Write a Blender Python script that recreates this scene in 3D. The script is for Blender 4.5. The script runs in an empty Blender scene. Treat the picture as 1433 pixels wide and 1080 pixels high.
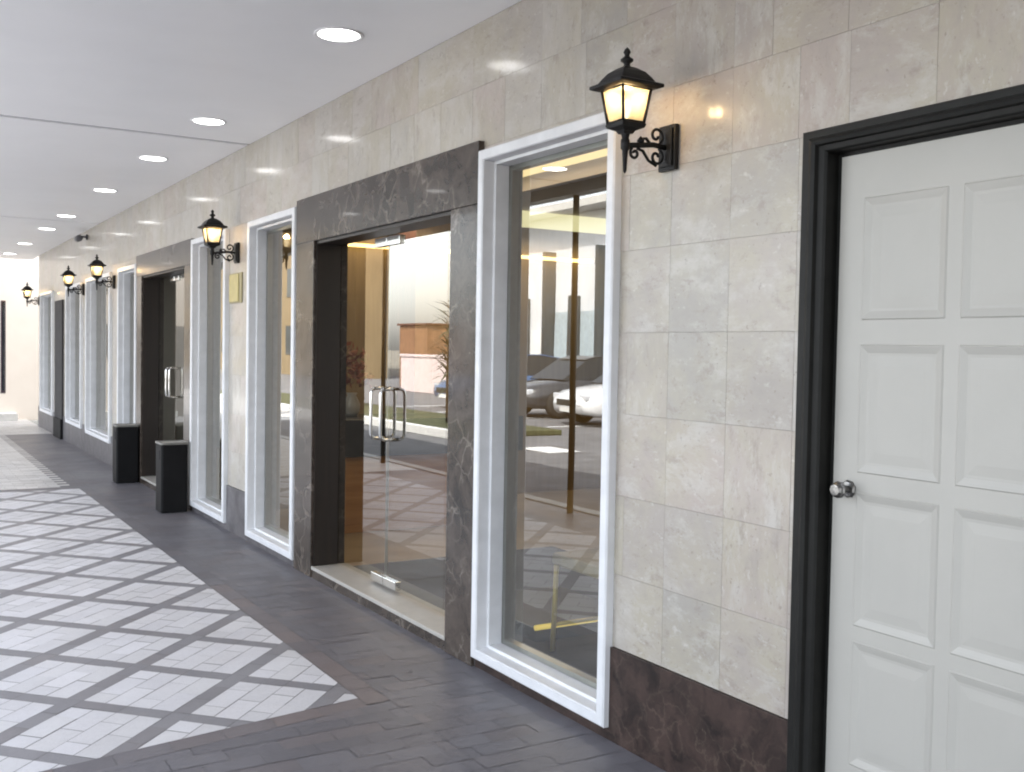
import bpy, bmesh, math, random
from mathutils import Vector, Matrix
random.seed(7)
sc = bpy.context.scene
COL = sc.collection
PI = math.pi

# ------------------------------------------------------------------ mesh helpers
class MB:
    """collects faces, then links them as ONE mesh object"""
    def __init__(s): s.v = []; s.f = []; s.sm = []; s.c = []
    def face(s, pts, smooth=False, col=None):
        b = len(s.v); s.v += [tuple(p) for p in pts]
        s.f.append(tuple(range(b, b+len(pts)))); s.sm.append(smooth); s.c.append(col or (0.5, 0.5, 0.5, 1))
        return s
    def mesh(s, verts, faces, smooth=False, col=None):
        b = len(s.v); s.v += [tuple(p) for p in verts]
        for f in faces:
            s.f.append(tuple(b+i for i in f)); s.sm.append(smooth); s.c.append(col or (0.5, 0.5, 0.5, 1))
        return s
    def box(s, x0, x1, y0, y1, z0, z1, col=None, rot=None):
        vs = [(x, y, z) for x in (x0, x1) for y in (y0, y1) for z in (z0, z1)]
        if rot:
            ang, cx, cy = rot
            vs = [(cx+(x-cx)*math.cos(ang)-(y-cy)*math.sin(ang), cy+(x-cx)*math.sin(ang)+(y-cy)*math.cos(ang), z) for x, y, z in vs]
        return s.mesh(vs, [(0, 1, 3, 2), (4, 6, 7, 5), (0, 4, 5, 1), (2, 3, 7, 6), (0, 2, 6, 4), (1, 5, 7, 3)], False, col)
    def lathe(s, prof, n=24, cx=0, cy=0, cz=0, axis='z', phase=0.0, smooth=True, cap=True):
        vs = []; fs = []
        for r, h in prof:
            for k in range(n):
                a = 2*PI*k/n+phase
                p = (r*math.cos(a), r*math.sin(a), h)
                if axis == 'x': p = (p[2], p[0], p[1])
                if axis == 'y': p = (p[1], p[2], p[0])
                vs.append((p[0]+cx, p[1]+cy, p[2]+cz))
        m = len(prof)
        for i in range(m-1):
            for k in range(n):
                k2 = (k+1) % n
                fs.append((i*n+k, i*n+k2, (i+1)*n+k2, (i+1)*n+k))
        if cap:
            fs.append(tuple(reversed(range(n)))); fs.append(tuple((m-1)*n+k for k in range(n)))
        return s.mesh(vs, fs, smooth)
    def tube(s, path, r, n=8, closed=False):
        P = [Vector(p) for p in path]; m = len(P)
        R = r if isinstance(r, (list, tuple)) else [r]*m
        vs = []; fs = []; up = None
        for i in range(m):
            t = (P[min(i+1, m-1)]-P[max(i-1, 0)]).normalized()
            if up is None:
                up = Vector((0, 0, 1)) if abs(t.z) < 0.9 else Vector((1, 0, 0))
            u = (up-t*up.dot(t)).normalized(); w = t.cross(u); up = u
            for k in range(n):
                a = 2*PI*k/n
                vs.append(tuple(P[i]+(u*math.cos(a)+w*math.sin(a))*R[i]))
        for i in range(m-1):
            for k in range(n):
                k2 = (k+1) % n
                fs.append((i*n+k, i*n+k2, (i+1)*n+k2, (i+1)*n+k))
        fs.append(tuple(reversed(range(n)))); fs.append(tuple((m-1)*n+k for k in range(n)))
        return s.mesh(vs, fs, True)
    def rings(s, y0, y1, z0, z1, prof):
        """rectangular frame in the wall plane: prof = [(inset, x), ...]"""
        loops = []
        for ins, x in prof:
            loops.append([(x, y0+ins, z0+ins), (x, y1-ins, z0+ins), (x, y1-ins, z1-ins), (x, y0+ins, z1-ins)])
        for a, b in zip(loops, loops[1:]):
            for i in range(4):
                j = (i+1) % 4
                s.face([a[i], a[j], b[j], b[i]])
        return s
    def build(s, name, mat, parent=None, bevel=0.0, seg=2, weld=True, attr=False, subsurf=0):
        off = Vector((0, 0, 0))
        p = parent
        while p is not None:
            off += p.location; p = p.parent
        me = bpy.data.meshes.new(name)
        me.from_pydata([tuple(Vector(v)-off) for v in s.v], [], s.f)
        me.polygons.foreach_set('use_smooth', s.sm)
        if attr:
            ca = me.color_attributes.new('tint', 'FLOAT_COLOR', 'CORNER')
            for pl, c in zip(me.polygons, s.c):
                for li in pl.loop_indices: ca.data[li].color = c
        if weld:
            bm = bmesh.new(); bm.from_mesh(me)
            bmesh.ops.remove_doubles(bm, verts=bm.verts, dist=1e-5)
            bmesh.ops.recalc_face_normals(bm, faces=bm.faces)
            bm.to_mesh(me); bm.free()
        me.materials.append(mat)
        o = bpy.data.objects.new(name, me); COL.objects.link(o)
        if parent is not None: o.parent = parent
        if bevel:
            m = o.modifiers.new('bevel', 'BEVEL'); m.width = bevel; m.segments = seg; m.limit_method = 'ANGLE'; m.angle_limit = math.radians(40)
        if subsurf:
            m = o.modifiers.new('sub', 'SUBSURF'); m.levels = subsurf; m.render_levels = subsurf
        return o

def tag(o, label=None, cat=None, group=None, kind=None):
    if label: o['label'] = label
    if cat: o['category'] = cat
    if group: o['group'] = group
    if kind: o['kind'] = kind
    return o

def thing(name, label, cat, loc=(0, 0, 0), group=None):
    o = bpy.data.objects.new(name, None); COL.objects.link(o)
    o.location = loc; o.empty_display_size = 0.2
    return tag(o, label, cat, group)

def copy_tree(o, parent=None):
    c = o.copy(); COL.objects.link(c); c.parent = parent
    for ch in list(o.children): copy_tree(ch, c)
    return c

# ------------------------------------------------------------------ material helpers
def new_mat(name):
    m = bpy.data.materials.new(name); m.use_nodes = True
    nt = m.node_tree
    for n in list(nt.nodes): nt.nodes.remove(n)
    out = nt.nodes.new('ShaderNodeOutputMaterial')
    return m, nt, out

class N:
    def __init__(s, nt): s.nt = nt
    def n(s, t, **kw):
        nd = s.nt.nodes.new(t)
        for k, v in kw.items():
            if k.startswith('i_'):
                key = k[2:].replace('_', ' ')
                nd.inputs[key].default_value = v
            else: setattr(nd, k, v)
        return nd
    def l(s, a, b): s.nt.links.new(a, b)
    def ramp(s, fac, stops):
        r = s.n('ShaderNodeValToRGB')
        el = r.color_ramp.elements
        while len(el) < len(stops): el.new(0.5)
        for e, (p, c) in zip(el, stops):
            e.position = p; e.color = (*c, 1) if len(c) == 3 else c
        s.l(fac, r.inputs[0]); return r.outputs[0]
    def mix(s, fac, a, b, mode='MIX'):
        m = s.n('ShaderNodeMix', data_type='RGBA', blend_type=mode)
        for sock, v in ((m.inputs[0], fac), (m.inputs[6], a), (m.inputs[7], b)):
            if isinstance(v, bpy.types.NodeSocket): s.l(v, sock)
            elif isinstance(v, (int, float)): sock.default_value = v if sock.type == 'VALUE' else (v, v, v, 1)
            else: sock.default_value = (*v, 1) if len(v) == 3 else v
        return m.outputs[2]
    def math(s, op, a, b=0.0, c=None):
        m = s.n('ShaderNodeMath', operation=op)
        for i, v in enumerate((a, b) if c is None else (a, b, c)):
            if isinstance(v, bpy.types.NodeSocket): s.l(v, m.inputs[i])
            else: m.inputs[i].default_value = v
        return m.outputs[0]
    def noise(s, vec, scale, detail=4, rough=0.55, dist=0.0):
        n = s.n('ShaderNodeTexNoise', i_Scale=scale, i_Detail=detail, i_Roughness=rough, i_Distortion=dist)
        s.l(vec, n.inputs['Vector']); return n.outputs['Fac']
    def pos(s):
        return s.n('ShaderNodeTexCoord').outputs['Object']
    def wpos(s):
        return s.n('ShaderNodeNewGeometry').outputs['Position']
    def bump(s, h, strength=0.2, dist=0.01):
        b = s.n('ShaderNodeBump', i_Strength=strength, i_Distance=dist); s.l(h, b.inputs['Height']); return b.outputs[0]

def principled(name, color, rough=0.5, metal=0.0, coat=0.0, coat_rough=0.08, spec=0.5, vary=0.0, vscale=6.0, bump=0.0, bscale=60.0, emis=None, estr=0.0, rvary=0.0):
    m, nt, out = new_mat(name); k = N(nt)
    b = k.n('ShaderNodeBsdfPrincipled')
    b.inputs['Roughness'].default_value = rough; b.inputs['Metallic'].default_value = metal
    b.inputs['Coat Weight'].default_value = coat; b.inputs['Coat Roughness'].default_value = coat_rough
    b.inputs['Specular IOR Level'].default_value = spec
    p = k.wpos()
    if vary:
        nz = k.noise(p, vscale, 5, 0.6)
        lo = tuple(max(0, c*(1-vary)) for c in color); hi = tuple(c*(1+vary) for c in color)
        k.l(k.ramp(nz, [(0.3, lo), (0.7, hi)]), b.inputs['Base Color'])
        if rvary:
            k.l(k.math('MULTIPLY_ADD', nz, rvary, rough-rvary*0.5), b.inputs['Roughness'])
    else: b.inputs['Base Color'].default_value = (*color, 1)
    if bump: k.l(k.bump(k.noise(p, bscale, 3), bump, 0.004), b.inputs['Normal'])
    if emis:
        b.inputs['Emission Color'].default_value = (*emis, 1); b.inputs['Emission Strength'].default_value = estr
    k.l(b.outputs[0], out.inputs[0]); return m

def emission(name, color, strength):
    m, nt, out = new_mat(name); k = N(nt)
    e = k.n('ShaderNodeEmission'); e.inputs[0].default_value = (*color, 1); e.inputs[1].default_value = strength
    k.l(e.outputs[0], out.inputs[0]); return m

def glass_mat(name, ior=2.6, tint=(0.8, 0.82, 0.79), wav=0.0):
    m, nt, out = new_mat(name); k = N(nt)
    g = k.n('ShaderNodeBsdfGlossy'); g.inputs['Roughness'].default_value = 0.0
    g.inputs['Color'].default_value = (0.93, 0.92, 0.88, 1)
    t = k.n('ShaderNodeBsdfTransparent'); t.inputs['Color'].default_value = (*tint, 1)
    f0 = ((ior-1)/(ior+1))**2
    lwt = k.n('ShaderNodeLayerWeight', i_Blend=0.5)
    frs = k.math('MULTIPLY_ADD', k.math('POWER', lwt.outputs['Facing'], 4.0), 1-f0, f0)
    if wav:
        bn = k.bump(k.noise(k.wpos(), 1.3, 1), wav, 0.02)
        k.l(bn, g.inputs['Normal'])
    mx = k.n('ShaderNodeMixShader'); k.l(frs, mx.inputs[0]); k.l(t.outputs[0], mx.inputs[1]); k.l(g.outputs[0], mx.inputs[2])
    k.l(mx.outputs[0], out.inputs[0]); return m

# ---- limestone cladding tiles (per-tile tint in the 'tint' attribute)
def stone_mat():
    m, nt, out = new_mat('polished limestone'); k = N(nt)
    b = k.n('ShaderNodeBsdfPrincipled')
    at = k.n('ShaderNodeAttribute', attribute_name='tint')
    sep = k.n('ShaderNodeSeparateColor'); k.l(at.outputs['Color'], sep.inputs[0])
    p = k.wpos()
    sh = k.n('ShaderNodeVectorMath', operation='MULTIPLY_ADD')
    k.l(at.outputs['Color'], sh.inputs[0]); sh.inputs[1].default_value = (7, 9, 11); k.l(p, sh.inputs[2])
    v = sh.outputs[0]
    vh = k.n('ShaderNodeVectorMath', operation='MULTIPLY'); k.l(v, vh.inputs[0]); vh.inputs[1].default_value = (1, 0.6, 1.15)
    vv = k.n('ShaderNodeVectorMath', operation='MULTIPLY'); k.l(v, vv.inputs[0]); vv.inputs[1].default_value = (1, 1.15, 0.6)
    pick = k.n('ShaderNodeMix', data_type='VECTOR'); k.l(k.math('GREATER_THAN', sep.outputs[2], 0.55), pick.inputs[0]); k.l(vh.outputs[0], pick.inputs[4]); k.l(vv.outputs[0], pick.inputs[5])
    va = pick.outputs[1]
    n1 = k.noise(v, 2.6, 7, 0.66, 0.15)
    n2 = k.noise(va, 12, 8, 0.76, 0.3)
    n3 = k.noise(v, 55, 4, 0.7)
    n4 = k.noise(va, 7.0, 7, 0.74, 0.2)
    n5 = k.noise(va, 30, 5, 0.7, 0.1)
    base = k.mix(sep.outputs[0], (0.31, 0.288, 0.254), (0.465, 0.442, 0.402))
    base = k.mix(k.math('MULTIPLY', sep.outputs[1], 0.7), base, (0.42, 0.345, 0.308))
    base = k.mix(k.ramp(n1, [(0.42, (0, 0, 0)), (0.62, (0.85, 0.85, 0.85))]), base, (0.40, 0.362, 0.285))
    base = k.mix(k.ramp(n4, [(0.50, (0, 0, 0)), (0.64, (0.75, 0.75, 0.75))]), base, (0.475, 0.455, 0.42))
    base = k.mix(k.ramp(n4, [(0.33, (0.45, 0.45, 0.45)), (0.47, (0, 0, 0))]), base, (0.295, 0.272, 0.248))
    base = k.mix(k.ramp(n2, [(0.34, (0.6, 0.6, 0.6)), (0.45, (0, 0, 0))]), base, (0.255, 0.215, 0.178))
    base = k.mix(k.ramp(n5, [(0.60, (0, 0, 0)), (0.70, (0.55, 0.55, 0.55))]), base, (0.56, 0.54, 0.505))
    base = k.mix(k.ramp(n3, [(0.30, (0.6, 0.6, 0.6)), (0.38, (0, 0, 0))]), base, (0.20, 0.17, 0.145))
    k.l(base, b.inputs['Base Color'])
    b.inputs['Roughness'].default_value = 0.42
    b.inputs['Coat Weight'].default_value = 0.42; b.inputs['Coat Roughness'].default_value = 0.13
    k.l(k.bump(n2, 0.05, 0.004), b.inputs['Normal'])
    k.l(k.bump(k.noise(p, 5.0, 3), 0.05, 0.006), b.inputs['Coat Normal'])
    k.l(b.outputs[0], out.inputs[0]); return m

def marble_mat(name, dark, mid, light, rough=0.16, scale=1.0, coat=0.4, veins=0.75):
    m, nt, out = new_mat(name); k = N(nt)
    b = k.n('ShaderNodeBsdfPrincipled')
    p = k.wpos()
    wn = k.n('ShaderNodeTexNoise', i_Scale=5*scale, i_Detail=5, i_Roughness=0.6); k.l(p, wn.inputs['Vector'])
    wv = k.n('ShaderNodeVectorMath', operation='MULTIPLY_ADD'); k.l(wn.outputs['Color'], wv.inputs[0]); wv.inputs[1].default_value = (0.22/scale,)*3; k.l(p, wv.inputs[2])
    n1 = k.noise(wv.outputs[0], 7*scale, 8, 0.65, 0.6)
    base = k.ramp(n1, [(0.32, dark), (0.55, mid), (0.78, tuple(min(1, c*1.5) for c in mid))])
    vo = k.n('ShaderNodeTexVoronoi', feature='DISTANCE_TO_EDGE', i_Scale=8*scale); k.l(wv.outputs[0], vo.inputs['Vector'])
    vein = k.ramp(vo.outputs['Distance'], [(0.0, (1, 1, 1)), (0.035, (0.25, 0.25, 0.25)), (0.08, (0, 0, 0))])
    patch = k.ramp(k.noise(p, 3.2*scale, 3), [(0.45, (0, 0, 0)), (0.62, (1, 1, 1))])
    vf = k.math('MULTIPLY', k.math('MULTIPLY', vein, patch), veins)
    base = k.mix(vf, base, light)
    spots = k.ramp(k.noise(wv.outputs[0], 22*scale, 5, 0.7), [(0.66, (0, 0, 0)), (0.76, (0.75, 0.75, 0.75))])
    base = k.mix(spots, base, light)
    k.l(base, b.inputs['Base Color'])
    b.inputs['Specular IOR Level'].default_value = 0.28; b.inputs['Roughness'].default_value = rough
    b.inputs['Coat Weight'].default_value = coat; b.inputs['Coat Roughness'].default_value = 0.05
    k.l(k.bump(k.noise(p, 3, 2), 0.03, 0.01), b.inputs['Normal'])
    k.l(b.outputs[0], out.inputs[0]); return m

def paver_mat(name, c0, c1, red, rough=0.42, dirt=0.35):
    m, nt, out = new_mat(name); k = N(nt)
    b = k.n('ShaderNodeBsdfPrincipled')
    at = k.n('ShaderNodeAttribute', attribute_name='tint')
    sep = k.n('ShaderNodeSeparateColor'); k.l(at.outputs['Color'], sep.inputs[0])
    p = k.wpos()
    base = k.mix(sep.outputs[0], c0, c1)
    base = k.mix(sep.outputs[1], base, red)
    n1 = k.noise(p, 1.6, 4, 0.6); n2 = k.noise(p, 45, 4, 0.7); n3 = k.noise(p, 170, 2, 0.6)
    d = k.math('MULTIPLY', k.ramp(n1, [(0.35, (0, 0, 0)), (0.7, (1, 1, 1))]), dirt)
    base = k.mix(d, base, k.mix(1.0, base, (0.72, 0.70, 0.68), 'MULTIPLY'))
    base = k.mix(k.math('MULTIPLY', n2, 0.5), base, k.mix(1.0, base, (0.70, 0.70, 0.70), 'MULTIPLY'))
    base = k.mix(k.ramp(n3, [(0.62, (0, 0, 0)), (0.75, (0.35, 0.35, 0.35))]), base, (0.05, 0.045, 0.045))
    k.l(base, b.inputs['Base Color'])
    k.l(k.math('MULTIPLY_ADD', n1, 0.25, rough-0.12), b.inputs['Roughness'])
    k.l(k.bump(n2, 0.18, 0.004), b.inputs['Normal'])
    k.l(b.outputs[0], out.inputs[0]); return m

def wood_mat(name, c0, c1, rough=0.35, axis=2):
    m, nt, out = new_mat(name); k = N(nt)
    b = k.n('ShaderNodeBsdfPrincipled')
    p = k.wpos()
    sv = [9.0, 9.0, 9.0]; sv[axis] = 0.7
    mp = k.n('ShaderNodeVectorMath', operation='MULTIPLY'); k.l(p, mp.inputs[0]); mp.inputs[1].default_value = sv
    n = k.noise(mp.outputs[0], 2.0, 6, 0.6, 0.8)
    k.l(k.ramp(n, [(0.3, c0), (0.7, c1)]), b.inputs['Base Color'])
    b.inputs['Roughness'].default_value = rough
    k.l(b.outputs[0], out.inputs[0]); return m

M = {}
M['stone'] = stone_mat()
M['marble'] = marble_mat('dark brown marble', (0.016, 0.012, 0.009), (0.062, 0.048, 0.039), (0.26, 0.225, 0.19), veins=0.65, rough=0.24, coat=0.18)
M['plinth'] = marble_mat('red brown marble', (0.011, 0.007, 0.006), (0.046, 0.029, 0.024), (0.22, 0.17, 0.13), rough=0.4, scale=1.3, coat=0.08, veins=0.2)
M['plinth_grey'] = marble_mat('grey marble base', (0.07, 0.066, 0.07), (0.125, 0.118, 0.124), (0.2, 0.19, 0.185), rough=0.4, coat=0.0, veins=0.2)
M['pier_dark'] = principled('dark grey pier stone', (0.055, 0.053, 0.054), 0.7, spec=0.12, vary=0.15)
M['white_frame'] = principled('white painted frame', (0.70, 0.71, 0.73), 0.38, vary=0.07, vscale=9, bump=0.03, bscale=40)
M['ceiling'] = principled('white ceiling board', (0.925, 0.925, 0.945), 0.5, vary=0.025, vscale=1.2, bump=0.03, bscale=30)
M['groove'] = principled('ceiling joint', (0.42, 0.42, 0.44), 0.7, vary=0.1)
M['mortar'] = principled('grey mortar', (0.42, 0.39, 0.35), 0.9, vary=0.2, vscale=20)
M['glass'] = glass_mat('tinted window glass', 2.75, (0.68, 0.70, 0.66), 0.02)
M['doorglass'] = glass_mat('door glass', 2.6, (0.80, 0.79, 0.74), 0.015)
M['alu'] = principled('brushed aluminium', (0.62, 0.62, 0.60), 0.28, 1.0, vary=0.06, vscale=30)
M['steel'] = principled('polished steel', (0.72, 0.71, 0.69), 0.12, 1.0)
M['old_chrome'] = principled('worn chrome', (0.24, 0.235, 0.225), 0.32, 1.0, vary=0.35, vscale=120)
M['iron'] = principled('black cast iron', (0.008, 0.0075, 0.0075), 0.45, 0.0, spec=0.25, coat=0.06, coat_rough=0.25, vary=0.3, vscale=25, bump=0.12, bscale=90)
M['black_wood'] = principled('black painted timber', (0.009, 0.009, 0.008), 0.5, spec=0.22, vary=0.25, vscale=12, bump=0.05, bscale=70)
M['door_paint'] = principled('grey white door paint', (0.415, 0.402, 0.368), 0.42, vary=0.025, vscale=4, bump=0.05, bscale=55)
M['bin'] = principled('black bin', (0.007, 0.007, 0.0078), 0.6, spec=0.16, vary=0.2, vscale=9)
M['bin_rim'] = principled('bin rim', (0.20, 0.195, 0.18), 0.5, 0.3, vary=0.2)
M['bin_dark'] = principled('bin mouth', (0.004, 0.004, 0.004), 0.8, vary=0.2)
M['ash_sand'] = principled('ash tray sand', (0.45, 0.43, 0.38), 0.9, vary=0.25, vscale=60)
M['gold'] = principled('gold plate', (0.46, 0.39, 0.17), 0.4, 0.5, vary=0.12, vscale=14)
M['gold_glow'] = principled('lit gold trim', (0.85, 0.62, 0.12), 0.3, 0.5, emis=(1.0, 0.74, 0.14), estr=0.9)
M['gold_chair'] = principled('gold chair frame', (0.90, 0.66, 0.10), 0.32, 0.3)
M['rug'] = principled('dark brown rug', (0.035, 0.022, 0.014), 0.95, vary=0.3, vscale=40)
M['gold_dark'] = principled('plaque edge', (0.30, 0.26, 0.14), 0.4, 0.5, vary=0.1)
M['panel'] = paver_mat('pale paving bricks', (0.72, 0.712, 0.735), (0.82, 0.81, 0.83), (0.64, 0.63, 0.62), rough=0.45, dirt=0.4)
M['band'] = paver_mat('grey paving bricks', (0.25, 0.245, 0.262), (0.285, 0.28, 0.297), (0.25, 0.215, 0.21), rough=0.42)
M['border'] = paver_mat('dark grey paving bricks', (0.148, 0.143, 0.160), (0.182, 0.177, 0.196), (0.215, 0.178, 0.176), rough=0.42)
M['apron'] = paver_mat('light concrete pavers', (0.68, 0.67, 0.66), (0.76, 0.75, 0.735), (0.5, 0.48, 0.45), rough=0.38)
M['joint'] = principled('sand joint', (0.24, 0.235, 0.235), 0.9, vary=0.25, vscale=30)
M['asphalt'] = principled('asphalt', (0.150, 0.150, 0.155), 0.8, vary=0.25, vscale=2.5, bump=0.4, bscale=150)
M['earth'] = principled('dry ground', (0.20, 0.185, 0.15), 0.95, vary=0.3, vscale=0.4)
M['bounce_ground'] = principled('added bounce ground', (0.52, 0.515, 0.50), 0.8, vary=0.12, vscale=2)  # pale ground added out of view to bounce sunlight under the canopy
M['concrete'] = principled('kerb concrete', (0.56, 0.55, 0.52), 0.8, vary=0.12, vscale=5, bump=0.2, bscale=90)
M['white_paint'] = principled('white road paint', (0.78, 0.78, 0.76), 0.6, vary=0.08, vscale=14)
M['cream'] = principled('cream render', (0.28, 0.258, 0.235), 0.8, vary=0.04, vscale=2.0, bump=0.1, bscale=60)
M['dark_window'] = principled('dark window', (0.03, 0.022, 0.03), 0.15, vary=0.2)
M['white_render'] = principled('white render', (0.64, 0.665, 0.69), 0.8, vary=0.06, vscale=0.8)
M['pink_render'] = principled('pinkish render', (0.62, 0.52, 0.50), 0.8, vary=0.1)
M['pale_glazing'] = principled('pale blue glazing', (0.40, 0.48, 0.52), 0.2, vary=0.15)
M['tan_render'] = principled('tan render', (0.20, 0.15, 0.085), 0.85, vary=0.15, vscale=0.5)
M['brown_clad'] = principled('brown timber cladding', (0.24, 0.125, 0.06), 0.6, vary=0.25, vscale=3)
M['roof'] = principled('grey roof', (0.22, 0.21, 0.2), 0.8, vary=0.2)
M['facade_glass'] = principled('facade glazing', (0.04, 0.055, 0.065), 0.08, vary=0.2)
M['paint_white'] = principled('white car paint', (0.78, 0.79, 0.80), 0.3, coat=1.0, vary=0.02)
M['paint_dark'] = principled('dark grey car paint', (0.03, 0.034, 0.04), 0.3, coat=1.0, vary=0.05)
M['paint_blue'] = principled('blue car paint', (0.04, 0.10, 0.22), 0.3, coat=1.0, vary=0.05)
M['car_glass'] = principled('car glass', (0.02, 0.025, 0.028), 0.05, vary=0.1)
M['tyre'] = principled('tyre rubber', (0.018, 0.018, 0.018), 0.8, vary=0.2)
M['lens'] = principled('headlamp lens', (0.6, 0.62, 0.65), 0.08, coat=1.0, vary=0.05)
M['plate'] = principled('number plate', (0.75, 0.75, 0.72), 0.4, vary=0.05)
M['grass'] = principled('grass verge', (0.07, 0.075, 0.03), 0.9, vary=0.4, vscale=5, bump=0.8, bscale=40)
M['leaf'] = principled('dark spiky leaf', (0.028, 0.045, 0.024), 0.5, vary=0.4, vscale=8)
M['bark'] = principled('bark', (0.09, 0.065, 0.045), 0.9, vary=0.3, vscale=14, bump=0.5, bscale=40)
M['hedge'] = principled('hedge leaf', (0.06, 0.095, 0.028), 0.6, vary=0.4, vscale=6)
M['wood'] = wood_mat('lobby wood panelling', (0.27, 0.19, 0.095), (0.34, 0.245, 0.125))
M['wood_red'] = wood_mat('red brown timber', (0.07, 0.028, 0.016), (0.16, 0.07, 0.04))
M['wood_dark'] = wood_mat('dark brown timber lining', (0.007, 0.0045, 0.0035), (0.018, 0.011, 0.008), 0.4)
M['wood_orange'] = wood_mat('orange timber front', (0.36, 0.16, 0.04), (0.50, 0.25, 0.075), axis=0)
M['lobby_floor'] = principled('brown lobby floor', (0.40, 0.30, 0.18), 0.3, vary=0.15, vscale=3)
M['lobby_wall'] = principled('lobby wall paint', (0.22, 0.19, 0.15), 0.8, vary=0.05)
M['lobby_ceil'] = principled('lobby ceiling', (0.34, 0.29, 0.24), 0.8, vary=0.05)
M['grey_wall'] = principled('grey interior wall', (0.33, 0.34, 0.33), 0.8, vary=0.05)
M['dark_top'] = principled('dark counter top', (0.03, 0.03, 0.03), 0.25, vary=0.2)
M['led'] = emission('warm strip light', (1.0, 0.72, 0.28), 5.5)
M['cove'] = emission('cove glow', (1.0, 0.74, 0.36), 1.9)
M['cove_pale'] = emission('pale cove glow', (1.0, 0.9, 0.5), 1.3)
M['downlight'] = emission('downlight diffuser', (1.0, 0.985, 0.97), 14.0)
M['trim'] = principled('downlight trim', (0.8, 0.8, 0.82), 0.35, vary=0.03)
M['bulb'] = emission('lamp bulb', (1.0, 0.86, 0.60), 3.5)
M['cloth_tan'] = principled('tan upholstery', (0.42, 0.32, 0.16), 0.85, vary=0.12, vscale=20)
M['petal'] = principled('red orange petals', (0.26, 0.075, 0.03), 0.6, vary=0.4, vscale=14)
M['vase'] = principled('pale vase', (0.55, 0.52, 0.48), 0.3, vary=0.1)
M['camera_body'] = principled('grey camera body', (0.10, 0.10, 0.11), 0.4, vary=0.1)
M['threshold'] = principled('pale stone threshold', (0.42, 0.40, 0.365), 0.4, vary=0.1, vscale=8, bump=0.05)

def frosted():
    m, nt, out = new_mat('frosted lantern glass'); k = N(nt)
    tr = k.n('ShaderNodeBsdfTranslucent'); tr.inputs[0].default_value = (0.30, 0.265, 0.19, 1)
    df = k.n('ShaderNodeBsdfDiffuse')
    nz = k.noise(k.wpos(), 120, 3)
    k.l(k.ramp(nz, [(0.3, (0.44, 0.41, 0.33)), (0.7, (0.54, 0.51, 0.42))]), df.inputs[0])
    tp = k.n('ShaderNodeBsdfTransparent'); tp.inputs[0].default_value = (1, 0.96, 0.86, 1)
    m1 = k.n('ShaderNodeMixShader'); m1.inputs[0].default_value = 0.45; k.l(tr.outputs[0], m1.inputs[1]); k.l(df.outputs[0], m1.inputs[2])
    m2 = k.n('ShaderNodeMixShader'); m2.inputs[0].default_value = 0.42; k.l(m1.outputs[0], m2.inputs[1]); k.l(tp.outputs[0], m2.inputs[2])
    k.l(m2.outputs[0], out.inputs[0]); return m
M['frosted'] = frosted()

# ------------------------------------------------------------------ facade dimensions
FY0, FY1, H = -12.0, 19.75, 2.95
SILL = 0.052
WINDOWS = [  # y0, y1, sill, head
    (3.112, 4.140, 0.048, 2.355), (6.586, 7.612, 0.048, 2.37), (8.192, 9.245, 0.05, 2.37),
    (11.56, 12.54, 0.05, 2.31), (13.04, 14.72, 0.265, 2.30), (15.12, 16.46, 0.29, 2.28), (17.90, 19.35, 0.29, 2.28)]
ENTR = [  # outer y0, y1, top, opening y0, y1, head
    (4.148, 6.565, 2.405, 4.415, 6.25, 2.12), (9.253, 11.545, 2.385, 9.50, 11.30, 2.16)]
DOOR = (1.28, 2.20, 2.11)
SLAB = (16.86, 17.62, 2.10)
holes = [(a, b, c, d) for a, b, c, d in WINDOWS] + [(e[0], e[1], 0.0, e[2]) for e in ENTR] + [(DOOR[0], DOOR[1], 0.0, DOOR[2]), (SLAB[0], SLAB[1], 0, SLAB[2])]

def subtract(rects, hole):
    out = []
    a, b, c, d = hole
    for (y0, y1, z0, z1) in rects:
        if b <= y0 or a >= y1 or d <= z0 or c >= z1:
            out.append((y0, y1, z0, z1)); continue
        if y0 < a: out.append((y0, a, z0, z1))
        if y1 > b: out.append((b, y1, z0, z1))
        m0, m1 = max(y0, a), min(y1, b)
        if z0 < c: out.append((m0, m1, z0, c))
        if z1 > d: out.append((m0, m1, d, z1))
    return [r for r in out if r[1]-r[0] > 0.004 and r[3]-r[2] > 0.004]

# ------------------------------------------------------------------ ground
g = MB().face([(-600, -600, -0.16), (600, -600, -0.16), (600, 600, -0.16), (-600, 600, -0.16)])
tag(g.build('ground', M['earth']), kind='structure')
rd = MB().face([(-22, -40, -0.125), (-3.05, -40, -0.125), (-3.05, 60, -0.125), (-22, 60, -0.125)])
tag(rd.build('road', M['asphalt']), kind='structure')
bounce = MB().face([(-22, 5.0, -0.121), (-3.05, 5.0, -0.121), (-3.05, 6.9, -0.121), (-6, 10.2, -0.121), (-12, 18.0, -0.121), (-22, 31.0, -0.121)])  # added bounce surface, outlined to stay out of the window reflections
tag(bounce.build('bounce_ground', M['bounce_ground']), kind='structure')
bounce = MB().face([(-5.88, 21.5, -0.121), (-3.05, 21.5, -0.121), (-3.05, 60, -0.121), (-5.88, 60, -0.121)])  # second added bounce surface, brightens the far part of the canopy
tag(bounce.build('bounce_ground', M['bounce_ground']), kind='structure')
kb = MB()
for i in range(45):
    y0 = -14+i*0.9
    kb.box(-3.05, -2.9, y0, y0+0.892, -0.125, 0.012)
tag(kb.build('kerb', M['concrete'], bevel=0.01), kind='structure')
mk = MB()
mk.box(-6.9, -6.3, 13.45, 14.3, -0.125, -0.119)
for i in range(9):
    mk.box(-14.0, -9.3, 5.0+i*2.6, 5.1+i*2.6, -0.125, -0.119)
tag(mk.build('road_marking', M['white_paint']), kind='structure')

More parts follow.
